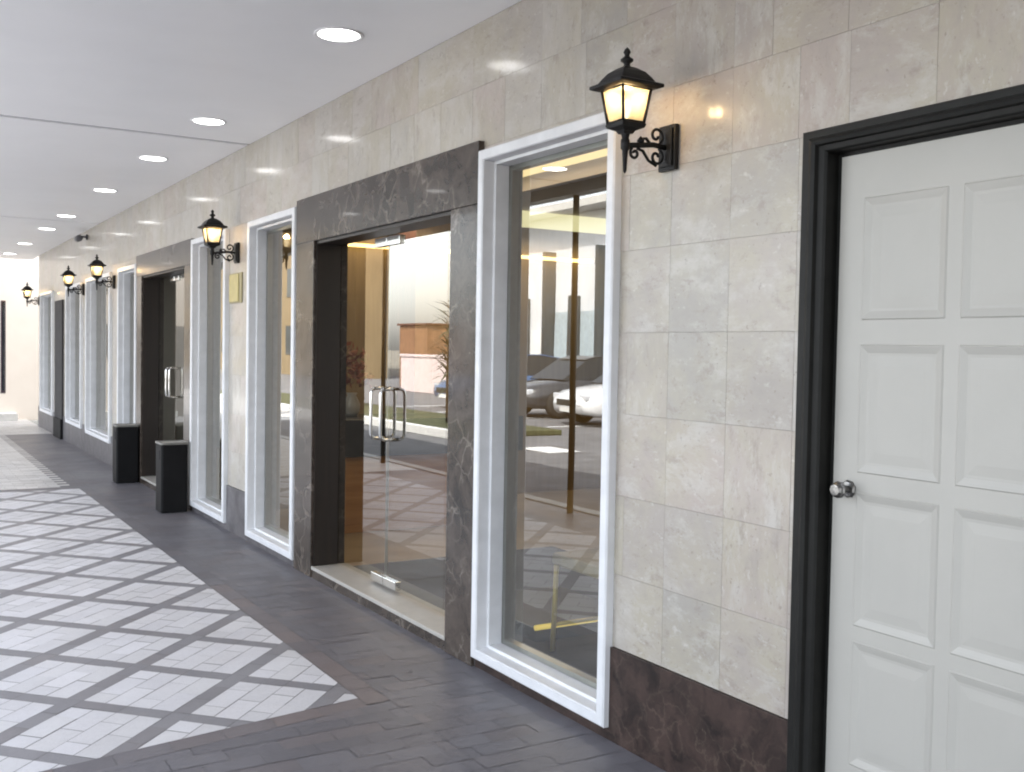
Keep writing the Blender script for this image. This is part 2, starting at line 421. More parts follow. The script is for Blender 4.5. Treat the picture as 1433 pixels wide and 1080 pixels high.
def clip(poly, n, d):
    """keep n.p >= d"""
    out = []
    for i in range(len(poly)):
        a, b = poly[i], poly[(i+1) % len(poly)]
        da, db = a[0]*n[0]+a[1]*n[1]-d, b[0]*n[0]+b[1]*n[1]-d
        if da >= 0: out.append(a)
        if (da >= 0) != (db >= 0):
            t = da/(da-db); out.append((a[0]+t*(b[0]-a[0]), a[1]+t*(b[1]-a[1])))
    return out
def area(p): return 0.5*abs(sum(p[i][0]*p[(i+1) % len(p)][1]-p[(i+1) % len(p)][0]*p[i][1] for i in range(len(p))))
PX0, PX1, PY1 = -2.30, -0.652, 11.12
NB = (-0.15, 1.0)                       # near edge: y - 0.15 x >= d
NBD = 3.99+0.15*0.66
joints = MB()
joints.face([(-2.9, -13, -0.006), (0.0, -13, -0.006), (0.0, 21.6, -0.006), (-2.9, 21.6, -0.006)])
tag(joints.build('pavement', M['joint']), kind='structure')
def paver(mb, poly, tint, gap=0.0011, rnd=random):
    """one flat brick with a tiny random tilt, shrunk by the joint"""
    if len(poly) < 3 or area(poly) < 2e-4: return
    cx = sum(p[0] for p in poly)/len(poly); cy = sum(p[1] for p in poly)/len(poly)
    tx, ty, h = rnd.gauss(0, 0.0018), rnd.gauss(0, 0.0018), rnd.gauss(0, 0.0004)
    sg = sum(poly[i][0]*poly[(i+1) % len(poly)][1]-poly[(i+1) % len(poly)][0]*poly[i][1] for i in range(len(poly)))
    src = poly if sg > 0 else list(reversed(poly))
    ins = src
    for i in range(len(src)):
        (xa, ya), (xb, yb) = src[i], src[(i+1) % len(src)]
        L = math.hypot(xb-xa, yb-ya)
        if L < 1e-6: continue
        nx, ny = -(yb-ya)/L, (xb-xa)/L
        ins = clip(ins, (nx, ny), nx*xa+ny*ya+gap)
        if len(ins) < 3: return
    pts = [(x, y, h+tx*(x-cx)+ty*(y-cy)) for x, y in ins]
    mb.face(pts, col=(tint[0], tint[1], rnd.random(), 1))
def clip_panel(poly):
    for n, d in (((-1, 0), -PX1), ((1, 0), PX0), (NB, NBD), ((0, -1), -PY1)):
        poly = clip(poly, n, d)
        if len(poly) < 3: return []
    return poly
def P(a, b):
    u, v = a+b, a-b
    return (-0.68-0.34*u, 4.13+0.36*v)
panels = MB(); bands = MB()
HW = 0.078
def cell(a0, a1, b0, b1): return clip_panel([P(a0, b0), P(a1, b0), P(a1, b1), P(a0, b1)])
for ia in range(-3, 16):
    for ib in range(-14, 6):
        # 4 courses of 2 bricks along b (half-bond)
        w = (1-2*HW)/4
        for c in range(4):
            a0 = ia+HW+c*w
            cuts = [0, 0.5, 1] if c % 2 == 0 else [0, 0.25, 0.75, 1]
            for q0, q1 in zip(cuts, cuts[1:]):
                b0 = ib+HW+q0*(1-2*HW); b1 = ib+HW+q1*(1-2*HW)
                paver(panels, cell(a0, a0+w, b0, b1), (random.random(), 0.5*random.random()), gap=0.0015)
        for q in range(3):    # band along b
            b0 = ib-HW+q/3; paver(bands, cell(ia-HW, ia+HW, b0, b0+1/3), (random.random(), 0.25*random.random()**3))
        for q in range(2):    # band along a
            a0 = ia+HW+q*(1-2*HW)/2; paver(bands, cell(a0, a0+(1-2*HW)/2, ib-HW, ib+HW), (random.random(), 0.25*random.random()**3))
tag(panels.build('paving_panels', M['panel'], weld=False, attr=True), kind='structure')
tag(bands.build('paving_bands', M['band'], weld=False, attr=True), kind='structure')
# dark border of long bricks laid across the walk, with a reddish edge course round the panels
border = MB(); apron = MB()
def outside_panel(poly):
    """parts of poly outside the panel field (grown by the edge course)"""
    E = 0.105; parts = []
    rest = poly
    for n, d in (((-1, 0), -(PX1+E)), ((1, 0), PX0-E), (NB, NBD-E), ((0, -1), -(PY1+E))):
        neg = clip(rest, (-n[0], -n[1]), -d)
        if len(neg) >= 3: parts.append(neg)
        rest = clip(rest, n, d)
        if len(rest) < 3: break
    return parts
row = 0; y = -4.0
while y < 21.6:
    x = -2.9-(0.1 if row % 2 else 0.0)
    while x < 0.0:
        x0, x1 = max(x, -2.9), min(x+0.2, 0.0)
        if x1-x0 > 0.01:
            poly = [(x0, y), (x1, y), (x1, y+0.1), (x0, y+0.1)]
            far = y > 11.25 and (x0+0.1) < -0.78 or y > 17.9
            if far:
                paver(apron, poly, (random.random(), random.random()*0.5))
            else:
                for pt in outside_panel(poly):
                    paver(border, pt, (random.random(), random.random()**6*0.4))
        x += 0.2
    row += 1; y += 0.1
yy = 3.9
while yy < PY1+0.1:                       # edge course along the wall side
    red = 0.95*random.random() if yy < 6.3 else 0.4*random.random()**2
    paver(border, clip([(PX1, yy), (PX1+0.105, yy), (PX1+0.105, yy+0.2), (PX1, yy+0.2)], NB, NBD-0.1), (random.random(), red)); yy += 0.2
xx = PX1
while xx > PX0:                           # edge course along the near side
    q = [(xx, NBD+0.15*xx), (xx, NBD-0.105+0.15*xx), (xx-0.2, NBD-0.105+0.15*(xx-0.2)), (xx-0.2, NBD+0.15*(xx-0.2))]
    paver(border, q, (random.random(), 0.9*random.random())); xx -= 0.2
yy = NBD+0.15*PX0
while yy < PY1:
    paver(border, [(PX0-0.105, yy), (PX0, yy), (PX0, yy+0.2), (PX0-0.105, yy+0.2)], (random.random(), 0.3*random.random())); yy += 0.2
xx = PX0
while xx < PX1:
    paver(border, [(xx, PY1), (xx+0.2, PY1), (xx+0.2, PY1+0.105), (xx, PY1+0.105)], (random.random(), 0.3*random.random())); xx += 0.2
tag(border.build('paving_border', M['border'], weld=False, attr=True), kind='structure')
tag(apron.build('paving_apron', M['apron'], weld=False, attr=True), kind='structure')

# ------------------------------------------------------------------ the building
bld = thing('hotel_building', 'long stone clad building front with white framed windows, marble doorways and a canopy ceiling', 'building', (0.0, 8.0, 0.0))
# backing wall
wall = MB()
rects = [(FY0, FY1, 0.0, H+0.15)]
for h_ in holes: rects = subtract(rects, h_)
for y0, y1, z0, z1 in rects: wall.box(0.004, 0.2, y0, y1, z0, z1)
wall.build('wall', M['mortar'], bld)
# stone tiles
ZR = [0.355, 0.63, 0.925, 1.23, 1.53, 1.83, 2.105, 2.378, 2.66, H]
PL = 0.355
tiles = MB()
rt = random.Random(21)
near_cols = {}
for r in range(len(ZR)-1):
    cuts = [FY0]
    y = FY0
    while y < 1.0:
        y += rt.choice((0.29, 0.29, 0.58)); cuts.append(y)
    cuts = [c for c in cuts if c < 1.55]
    if r == 6: cuts += [1.77, 2.055, 2.245, 2.53, 2.825]
    elif r == 7: cuts += [1.77, 2.066, 2.36, 2.53, 2.825]
    elif r == 8: cuts += [1.78, 2.07, 2.30, 2.53, 2.825]
    else: cuts += [1.77, 2.06, 2.24, 2.53, 2.825]
    y = 3.06 if r % 2 else 3.10
    cuts.append(y)
    while y < FY1:
        y += rt.choice((0.28, 0.295, 0.295, 0.32, 0.59)); cuts.append(min(y, FY1))
    cuts = sorted(set(round(c, 4) for c in cuts))
    for y0, y1 in zip(cuts, cuts[1:]):
        if y1-y0 < 0.02: continue
        tint = ((0.15+0.3*rt.random() if y0 < 3.15 else 0.5+0.45*rt.random()), rt.random()**1.6, rt.random(), 1)  # near tiles darker, others lighter: light falloff along the wall put into tint
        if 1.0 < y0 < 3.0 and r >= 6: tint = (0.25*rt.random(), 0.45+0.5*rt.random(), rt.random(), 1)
        tl, tr_ = rt.gauss(0, 0.0011), rt.gauss(0, 0.0011)
        rr = [(y0+0.0005, y1-0.0005, ZR[r]+0.0005, ZR[r+1]-0.0005)]
        for h_ in holes: rr = subtract(rr, h_)
        cy, cz = (y0+y1)/2, (ZR[r]+ZR[r+1])/2
        for a, b, c, d in rr:
            def q(yy, zz): return (-0.002+tl*(yy-cy)+tr_*(zz-cz), yy, zz)
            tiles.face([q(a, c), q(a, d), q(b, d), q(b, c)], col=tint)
            # thin edges back to the mortar
            for (ya, za), (yb, zb) in (((a, c), (b, c)), ((b, c), (b, d)), ((b, d), (a, d)), ((a, d), (a, c))):
                p0, p1 = q(ya, za), q(yb, zb)
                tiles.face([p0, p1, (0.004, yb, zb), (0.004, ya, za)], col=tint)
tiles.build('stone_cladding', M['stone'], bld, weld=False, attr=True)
# plinth
rects = [(FY0, FY1, 0.0, PL-0.002)]
for h_ in holes: rects = subtract(rects, h_)
for y0, y1, z0, z1 in rects:
    MB().box(-0.008 if z1-z0 < 0.03 else -0.012, 0.004, y0, y1, z0, z1).build('plinth', M['plinth'] if y1 < 4.145 else M['plinth_grey'], bld)
# windows
for i, (y0, y1, z0, z1) in enumerate(WINDOWS):
    fr = MB().rings(y0, y1, z0, z1, [(0.0, 0.02), (0.0, -0.034), (0.006, -0.040), (0.042, -0.040), (0.047, -0.034), (0.05, 0.018), (0.062, 0.022), (0.064, 0.088)])
    w = fr.build('window', M['white_frame'], bld, weld=True)
    ins = 0.066
    pn = MB().face([(0.088, y0+0.06, z0+0.06), (0.088, y1-0.06, z0+0.06), (0.088, y1-0.06, z1-0.06), (0.088, y0+0.06, z1-0.06)])
    pn.build('pane', M['glass'], w)
    rv = MB().rings(y0, y1, z0, z1, [(0.03, 0.091), (0.085, 0.091), (0.085, 0.13), (0.03, 0.13)])
    rv.build('inner_frame', M['alu'], w)
# entrances
for i, (y0, y1, zt, a, b, zh) in enumerate(ENTR):
    s = MB()
    s.box(-0.03, 0.20, b, y1, 0.0, zh); s.box(-0.03, 0.20, y0, a, 0.0, zh); s.box(-0.032, 0.20, y0, y1, zh+0.001, zt)
    sur = s.build('marble_surround', M['marble'], bld, bevel=0.003)
    th = MB().box(-0.022, 0.20, a+0.001, b-0.001, 0.0, 0.05)
    th.build('step_riser', M['marble'], sur)
    MB().box(-0.026, 0.21, a+0.001, b-0.001, 0.0505, 0.072).build('threshold', M['threshold'], sur, bevel=0.003)
    gx = 0.148
    MB().box(-0.012, gx-0.002, b-0.018, b-0.001, 0.0735, zh-0.019).build('jamb_lining', M['wood_dark'], sur)
    MB().box(-0.012, gx-0.002, a+0.001, b-0.001, zh-0.018, zh-0.001).build('head_lining', M['wood_dark'], sur)
    seam = a+(b-a)*0.593
    lw = (b-a)*0.40
    for j, (p0, p1) in enumerate(((seam+0.003, b-0.004), (seam-lw, seam-0.003))):
        gl = MB()
        gl.face([(gx, p0, 0.082), (gx, p1, 0.082), (gx, p1, zh-0.004), (gx, p0, zh-0.004)])
        door = gl.build('glass_door', M['doorglass'], bld)
        ex = MB()   # polished glass edge of the leaf
        e0 = p0 if j == 0 else p1-0.004
        ex.box(gx+0.001, gx+0.013, e0, e0+0.004, 0.082, zh-0.004); ex.build('glass_edge', M['alu'], door)
        hy = seam+0.06 if j == 0 else seam-0.075
        hd = MB().tube([(gx, hy, 1.225), (gx-0.045, hy, 1.225), (gx-0.068, hy, 1.218), (gx-0.075, hy, 1.195), (gx-0.075, hy, 0.965), (gx-0.068, hy, 0.942), (gx-0.045, hy, 0.935), (gx, hy, 0.935)], 0.0095, 10)
        hd.build('handle', M['steel'], door)
        fy0, fy1 = (seam+0.004, seam+0.17) if j == 0 else (seam-0.17, seam-0.004)
        MB().box(gx-0.016, gx+0.024, fy0, fy1, zh-0.075, zh-0.024).build('patch_fitting', M['steel'], door, bevel=0.003)
        MB().box(gx-0.016, gx+0.024, fy0, fy1, 0.084, 0.135).build('patch_fitting', M['steel'], door, bevel=0.003)
    gl = MB().face([(gx, a+0.002, 0.075), (gx, seam-lw-0.004, 0.075), (gx, seam-lw-0.004, zh-0.002), (gx, a+0.002, zh-0.002)])
    gl.build('side_glass', M['doorglass'], bld)
# dark slab doorway far down the wall
MB().box(-0.03, 0.2, SLAB[0], SLAB[1], 0.30, SLAB[2]).build('dark_pier', M['pier_dark'], bld, bevel=0.003)
MB().box(-0.05, 0.2, SLAB[0], SLAB[1], 0.0, 0.298).build('pier_base', M['bin'], bld, bevel=0.004)

# panelled door with black frame
dy0, dy1, dz = DOOR
f = MB()
def casing(y0, y1, z0, z1, steps):   # profile extruded along three sides
    pass
prof = [(0.0, 0.004), (0.0, -0.030), (0.006, -0.036), (0.030, -0.036), (0.034, -0.042), (0.046, -0.046), (0.058, -0.042), (0.062, -0.030), (0.080, -0.026), (0.086, -0.020), (0.086, 0.028), (0.098, 0.030), (0.098, 0.07)]
loops = []
for ins, x in prof:
    zi = dz-ins*0.78
    loops.append([(x, dy1-ins, 0.0), (x, dy1-ins, zi), (x, dy0+ins, zi), (x, dy0+ins, 0.0)])
for A_, B_ in zip(loops, loops[1:]):
    for i in range(3): f.face([A_[i], A_[i+1], B_[i+1], B_[i]])
pdoor = f.build('panel_door', M['black_wood'], bld)
pdoor['label'] = 'grey white panelled door in a black timber frame'
LY0, LY1, LZ0, LZ1, LX = dy0+0.101, dy1-0.101, 0.012, dz-0.08, 0.024
leaf = MB()
pw = 0.272; st = 0.085
cols = [(LY1-st-pw, LY1-st), (LY1-st-pw-0.044-pw, LY1-st-pw-0.044)]
rows = [(1.560, 1.905), (1.128, 1.492), (0.690, 1.073), (0.288, 0.648)]
holes_d = [(c0, c1, r0, r1) for c0, c1 in cols for r0, r1 in rows]
rr = [(LY0, LY1, LZ0, LZ1)]
for h_ in holes_d: rr = subtract(rr, h_)
for a, b, c, d in rr: leaf.face([(LX, a, c), (LX, a, d), (LX, b, d), (LX, b, c)])
for (a, b, c, d) in holes_d:
    leaf.rings(a, b, c, d, [(0, LX), (0.004, LX-0.003), (0.012, LX-0.001), (0.024, LX+0.0025), (0.032, LX+0.003), (0.056, LX+0.0015), (0.060, LX+0.0012)])
    i_ = 0.060
    leaf.face([(LX+0.0012, a+i_, c+i_), (LX+0.0012, a+i_, d-i_), (LX+0.0012, b-i_, d-i_), (LX+0.0012, b-i_, c+i_)])
leaf.box(LX+0.013, LX+0.045, LY0, LY1, LZ0, LZ1)
leaf_o = leaf.build('door_leaf', M['door_paint'], pdoor, weld=False)
kn = MB()
ky, kz = LY1-0.058, 1.078
kn.lathe([(0.026, 0.0), (0.026, -0.004), (0.022, -0.009), (0.011, -0.011), (0.010, -0.026), (0.017, -0.031), (0.024, -0.038), (0.025, -0.044), (0.021, -0.047), (0.020, -0.051), (0.022, -0.054), (0.016, -0.060), (0.002, -0.061)], 9, LX-0.0005, ky, kz, 'x', smooth=False)
kn.build('door_knob', M['old_chrome'], pdoor)

# canopy ceiling: three boards with open joints between, on slim posts at the road edge
CE0 = -2.72
for i, (a, b) in enumerate(((-12.0, 7.67), (7.735, 13.83), (13.90, 20.75))):
    MB().box(CE0, -0.004, a, b, H, H+0.10).build('canopy_ceiling', M['ceiling'], bld)
MB().box(CE0, -0.004, 7.66, 7.745, H+0.007, H+0.088).build('ceiling_joint', M['groove'], bld)
MB().box(CE0, -0.004, 13.82, 13.91, H+0.007, H+0.088).build('ceiling_joint', M['groove'], bld)
MB().box(CE0-0.14, CE0-0.002, -12.0, 20.75, H-0.10, H+0.26).build('canopy_fascia', M['grey_wall'], bld, bevel=0.006)
MB().box(CE0, 0.2, -12.0, 20.75, H+0.16, H+0.22).build('canopy_roof', M['roof'], bld)
for y in (-5.1, -0.8, 7.72, 12.1, 16.4):
    MB().lathe([(0.03, -0.01), (0.03, H-0.101)], 16, CE0-0.07, y, 0).build('canopy_post', M['iron'], bld)
# lobby shell
MB().box(0.2, 7.0, -3.0, 19.75, -0.06, 0.0).build('lobby_floor', M['lobby_floor'], bld)
lc = MB(); lc.box(0.2, 1.50, -3.0, 19.75, 2.72, 2.9); lc.box(2.02, 7.0, -3.0, 19.75, 2.72, 2.9); lc.box(1.50, 2.02, -3.0, 19.75, 2.84, 2.9)
lc.build('lobby_ceiling', M['lobby_ceil'], bld)
MB().box(1.505, 2.015, 2.4, 9.1, 2.832, 2.838).build('ceiling_cove', M['cove'], bld)
MB().box(0.2, 7.2, -3.0, 19.75, 2.95, 3.1).build('roof', M['roof'], bld)
lw_ = MB(); lw_.box(7.0, 7.2, -3.0, 19.75, 0, 2.95); lw_.box(0.2, 7.0, -3.0, -2.8, 0, 2.95); lw_.box(0.2, 7.0, 19.55, 19.75, 0, 2.95); lw_.box(0.2, 7.0, 2.25, 2.4, 0, 2.72)
lw_.build('lobby_wall', M['lobby_wall'], bld)
wp = MB()
x = 0.2
while x < 6.9:
    wp.box(x, min(x+0.399, 7.0), 9.0, 9.12, 0.0, 2.72); x += 0.4
wp.build('wood_panelling', M['wood'], bld)
MB().box(0.3, 6.9, 9.121, 9.2, 0, 2.72).build('partition', M['grey_wall'], bld)
MB().box(1.15, 4.05, 8.955, 8.998, 2.385, 2.415).build('strip_light', M['led'], bld)
MB().box(2.55, 4.8, 8.0, 8.05, 2.57, 2.712).build('strip_light', M['cove_pale'], bld)
MB().box(1.70, 1.88, 8.72, 8.90, 0.0, 2.72).build('timber_column', M['wood_red'], bld, bevel=0.006)
MB().box(0.45, 0.62, 9.3, 9.5, 0.0, 2.72).build('timber_column', M['wood_red'], bld, bevel=0.006)
MB().box(3.4, 3.55, 9.3, 19.5, 0.0, 2.72).build('inner_wall', M['grey_wall'], bld)
MB().box(0.25, 3.39, 14.9, 15.05, 0.0, 2.72).build('inner_wall', M['grey_wall'], bld)

# ------------------------------------------------------------------ wall lanterns
def make_lantern(loc):
    """local frame: wall at x=0, lantern axis at x=-0.2; z0 = plate centre"""
    t = thing('wall_lantern', 'x', 'wall lamp', loc, 'wall lanterns along the stone front')
    ox, oy, oz = loc
    def at(mb):
        mb.v = [(x+ox, y+oy, z+oz) for x, y, z in mb.v]; return mb
    pm = MB().box(-0.022, -0.003, -0.044, 0.044, -0.078, 0.078); pm.box(-0.030, -0.022, -0.034, 0.034, -0.066, 0.066)
    at(pm).build('back_plate', M['iron'], t, bevel=0.003)
    ar = MB(); X = -0.20
    ar.tube([(-0.028, 0, 0.0), (-0.08, 0, 0.004), (-0.14, 0, -0.004), (X, 0, -0.012)], 0.0095, 10)
    def scroll(cx, cz, r0, r1, a0, a1, n=26, th=0.0052):
        pts = []
        for i in range(n+1):
            s = i/n; a = a0+(a1-a0)*s; r = r0+(r1-r0)*s
            pts.append((cx+r*math.cos(a), 0, cz+r*math.sin(a)))
        return ar.tube(pts, th, 8)
    scroll(-0.068, 0.036, 0.031, 0.007, -PI*0.4, PI*2.0)
    scroll(-0.066, -0.036, 0.030, 0.007, PI*0.4, -PI*2.0)
    scroll(-0.160, -0.034, 0.020, 0.005, PI*0.7, PI*3.0)
    ar.tube([(-0.150, 0, -0.016), (-0.125, 0, -0.022), (-0.10, 0, -0.052), (-0.066, 0, -0.066)], 0.0055, 8)
    ar.tube([(-0.095, 0, 0.006), (-0.112, 0, 0.022), (-0.125, 0, 0.020)], [0.006, 0.0055, 0.004], 8)
    ar.lathe([(0.0005, -0.004), (0.012, 0.002), (0.013, 0.009), (0.004, 0.02), (0.0005, 0.024)], 10, -0.135, 0, 0.004)
    at(ar).build('scroll_arm', M['iron'], t)
    # stem: cup, collar and the tapering tail
    st_ = MB().lathe([(0.002, -0.105), (0.006, -0.098), (0.0105, -0.03), (0.016, -0.022), (0.016, 0.004), (0.012, 0.012), (0.016, 0.028)], 14, X, 0, 0)
    q4 = math.sqrt(2)
    st_.lathe([(0.018*q4, 0.026), (0.024*q4, 0.036), (0.046*q4, 0.046), (0.050*q4, 0.056), (0.046*q4, 0.062)], 4, X, 0, 0, phase=PI/4, smooth=False)
    at(st_).build('stem', M['iron'], t, bevel=0.0015)
    zb, zt_ = 0.060, 0.176
    wb, wt = 0.043, 0.059
    cg = MB()
    for sx in (-1, 1):
        for sy in (-1, 1):
            cg.tube([(X+sx*wb, sy*wb, zb), (X+sx*wt, sy*wt, zt_)], 0.0055, 6)
    for zz, ww, th in ((zb+0.002, wb, 0.005), (zt_-0.002, wt, 0.006)):
        c4 = [(X-ww, -ww, zz), (X+ww, -ww, zz), (X+ww, ww, zz), (X-ww, ww, zz)]
        for i in range(4): cg.tube([c4[i], c4[(i+1) % 4]], th, 6)
    at(cg).build('cage', M['iron'], t)
    wb2, wt2 = wb-0.002, wt-0.002
    cb = [(X-wb2, -wb2, zb), (X+wb2, -wb2, zb), (X+wb2, wb2, zb), (X-wb2, wb2, zb)]
    ct = [(X-wt2, -wt2, zt_), (X+wt2, -wt2, zt_), (X+wt2, wt2, zt_), (X-wt2, wt2, zt_)]
    for i in range(4):
        j = (i+1) % 4
        at(MB().face([cb[i], cb[j], ct[j], ct[i]])).build('lantern_pane', M['frosted'], t)
    rf = MB().lathe([(0.074*q4, zt_-0.004), (0.090*q4, zt_+0.002), (0.090*q4, zt_+0.012), (0.070*q4, zt_+0.020), (0.060*q4, zt_+0.036), (0.046*q4, zt_+0.054), (0.026*q4, zt_+0.068), (0.016*q4, zt_+0.073)], 4, X, 0, 0, phase=PI/4, smooth=False)
    at(rf).build('lantern_roof', M['iron'], t, bevel=0.002)
    fn = MB().lathe([(0.017, zt_+0.070), (0.010, zt_+0.080), (0.012, zt_+0.086), (0.022, zt_+0.093), (0.022, zt_+0.099), (0.011, zt_+0.106), (0.008, zt_+0.113), (0.013, zt_+0.122), (0.009, zt_+0.131), (0.001, zt_+0.139)], 14, X, 0, 0)
    at(fn).build('finial', M['iron'], t)
    bb = MB().lathe([(0.004, 0.072), (0.014, 0.092), (0.019, 0.112), (0.015, 0.130), (0.003, 0.142)], 14, X, 0, 0)
    at(bb).build('bulb', M['bulb'], t)
    return t
LANT = [(2.832, 2.166, 'black wall lantern beside the first white window, largest and closest to the panelled door'),
        (7.95, 2.166, 'lit black wall lantern above the gold plaque'),
        (12.88, 2.175, 'black wall lantern in front of the pale pier just past the second marble doorway'),
        (15.03, 2.175, 'fourth wall lantern from the panelled door, small, between two far windows'),
        (19.62, 2.165, 'smallest and farthest wall lantern, seen against the bright cream end wall')]
l0 = make_lantern((-0.002, LANT[0][0], LANT[0][1]))
l0['label'] = LANT[0][2]
for y, z, lab in LANT[1:]:
    c = copy_tree(l0); c.location = (-0.002, y, z); c['label'] = lab
for y, z, _ in LANT:
    ld = bpy.data.lights.new('lantern_light', 'POINT'); ld.energy = 5.5; ld.color = (1.0, 0.70, 0.36); ld.shadow_soft_size = 0.02
    lo = bpy.data.objects.new('lantern_light', ld); COL.objects.link(lo); lo.location = (-0.202, y, z+0.15)

# ------------------------------------------------------------------ ceiling downlights
DL = [4.74, 7.05, 8.71, 10.81, 13.28, 14.95, 17.42, 19.6]
ORD = ['nearest and largest round downlight, close to the top edge of the picture',
       'second round downlight from the front, just before the first ceiling joint',
       'third round downlight from the front, just beyond the first ceiling joint',
       'fourth round downlight from the front, midway between the two ceiling joints',
       'fifth round downlight from the front, just before the second ceiling joint',
       'sixth round downlight from the front, just beyond the second ceiling joint',
       'second farthest round downlight in the canopy ceiling',
       'farthest round downlight, close to the bright end of the canopy']
d0 = None
for y, lab in zip(DL, ORD):
    if d0 is None:
        d0 = thing('ceiling_downlight', lab, 'ceiling light', (-0.475, y, H), 'downlights along the canopy ceiling')
        MB().lathe([(0.098, -0.0005), (0.118, -0.0005), (0.118, -0.005), (0.112, -0.008), (0.098, -0.004), (0.098, -0.0005)], 32, -0.475, y, H, cap=False).build('trim_ring', M['trim'], d0)
        MB().lathe([(0.0965, -0.001), (0.0965, -0.0035), (0.06, -0.006), (0.01, -0.007)], 32, -0.475, y, H).build('diffuser', M['downlight'], d0)
    else:
        c = copy_tree(d0); c.location = (-0.475, y, H); c['label'] = lab

ORD2 = ['first', 'second', 'third', 'fourth', 'fifth', 'sixth', 'seventh', 'last']
for y, o_ in zip(DL, ORD2):
    c = copy_tree(d0); c.location = (-2.2, y+0.13, H); c['label'] = o_+' round downlight of the outer ceiling row, seen only mirrored in the glass and marble'
    c['group'] = 'downlights of the outer row'

# ------------------------------------------------------------------ bins by the second doorway
def make_bin(x, y, label):
    """square bin with rounded corners, lid with a slot, pale tray rim"""
    t = thing('litter_bin', label, 'bin', (x, y, 0), 'black bins beside the second marble doorway')
    def sq(hw, z, r=0.022, n=5):
        pts = []
        for cxs, cys, a0 in ((1, 1, 0), (-1, 1, PI/2), (-1, -1, PI), (1, -1, 1.5*PI)):
            for k in range(n+1):
                a = a0+PI/2*k/n
                pts.append((x+cxs*(hw-r)+r*math.cos(a), y+cys*(hw-r)+r*math.sin(a), z))
        return pts
    def loft(secs, cap=True):
        mb = MB(); loops = [sq(h_, z) for h_, z in secs]; n = len(loops[0])
        vs = [p for l_ in loops for p in l_]; fs = []
        for i in range(len(loops)-1):
            for k in range(n):
                k2 = (k+1) % n; fs.append((i*n+k, i*n+k2, (i+1)*n+k2, (i+1)*n+k))
        if cap: fs += [tuple(reversed(range(n))), tuple((len(loops)-1)*n+k for k in range(n))]
        return mb.mesh(vs, fs)
    loft([(0.110, 0.003), (0.1135, 0.01), (0.115, 0.585), (0.112, 0.590)]).build('body', M['bin'], t, bevel=0.002)
    loft([(0.110, 0.591), (0.120, 0.593), (0.120, 0.608), (0.117, 0.611), (0.098, 0.611), (0.096, 0.602)], cap=False).build('top_rim', M['bin_rim'], t)
    loft([(0.096, 0.600), (0.096, 0.603), (0.05, 0.605)]).build('ash_tray', M['ash_sand'], t)
    MB().box(x-0.1185, x-0.1150, y-0.06, y+0.06, 0.46, 0.54).build('opening', M['bin_dark'], t)
    return t
b0 = make_bin(-0.176, 9.300, 'nearer black square bin with pale ash tray top, by the third white window')
b1 = copy_tree(b0); b1.location = (-0.150, 11.44, 0); b1['label'] = 'farther black square bin on the left side of the second marble doorway'

# gold plaque
t = thing('wall_plaque', 'small square gold plaque on the stone pier under the second lantern', 'plaque', (-0.004, 7.98, 1.9))
MB().box(-0.012, -0.003, 7.83, 8.15, 1.785, 2.015).build('plaque_back', M['gold_dark'], t, bevel=0.002)
MB().box(-0.018, -0.0125, 7.90, 8.14, 1.795, 2.005).build('plaque_face', M['gold'], t, bevel=0.002)

# security camera
t = thing('security_camera', 'small dark security camera high on the wall under the far ceiling', 'camera', (-0.004, 14.8, 2.84))
MB().lathe([(0.035, -0.003), (0.035, -0.02), (0.014, -0.024), (0.014, -0.10)], 16, 0, 14.8, 2.86, 'x').build('bracket', M['camera_body'], t)
MB().lathe([(0.02, -0.13), (0.042, -0.128), (0.042, 0.06), (0.03, 0.066)], 18, -0.12, 14.8, 2.83, 'y').build('camera_housing', M['camera_body'], t)

# ------------------------------------------------------------------ end wall
t = thing('end_wall', 'bright cream rendered wall closing the far end of the walkway', 'wall', (-1.5, 21.5, 0))
w_ = MB()
for a, b, c, d in subtract([(-2.9, 4.0, -0.02, 4.6)], (-0.44, -0.36, 0.50, 2.22)): w_.box(a, b, 21.5, 21.75, c, d)
w_.build('rendered_wall', M['cream'], t)
wf = MB().box(-0.437, -0.422, 21.49, 21.62, 0.503, 2.217).box(-0.378, -0.363, 21.49, 21.62, 0.503, 2.217).box(-0.4215, -0.3785, 21.49, 21.62, 0.503, 0.53).box(-0.4215, -0.3785, 21.49, 21.62, 2.19, 2.217).build('window', M['dark_window'], t)
MB().face([(-0.4215, 21.56, 0.53), (-0.3785, 21.56, 0.53), (-0.3785, 21.56, 2.19), (-0.4215, 21.56, 2.19)]).build('pane', M['facade_glass'], wf)
tag(MB().box(-2.4, -0.19, 21.12, 21.495, 0.0, 0.13).build('low_step', M['concrete'], bevel=0.008), 'low grey concrete step at the foot of the cream end wall', 'step')

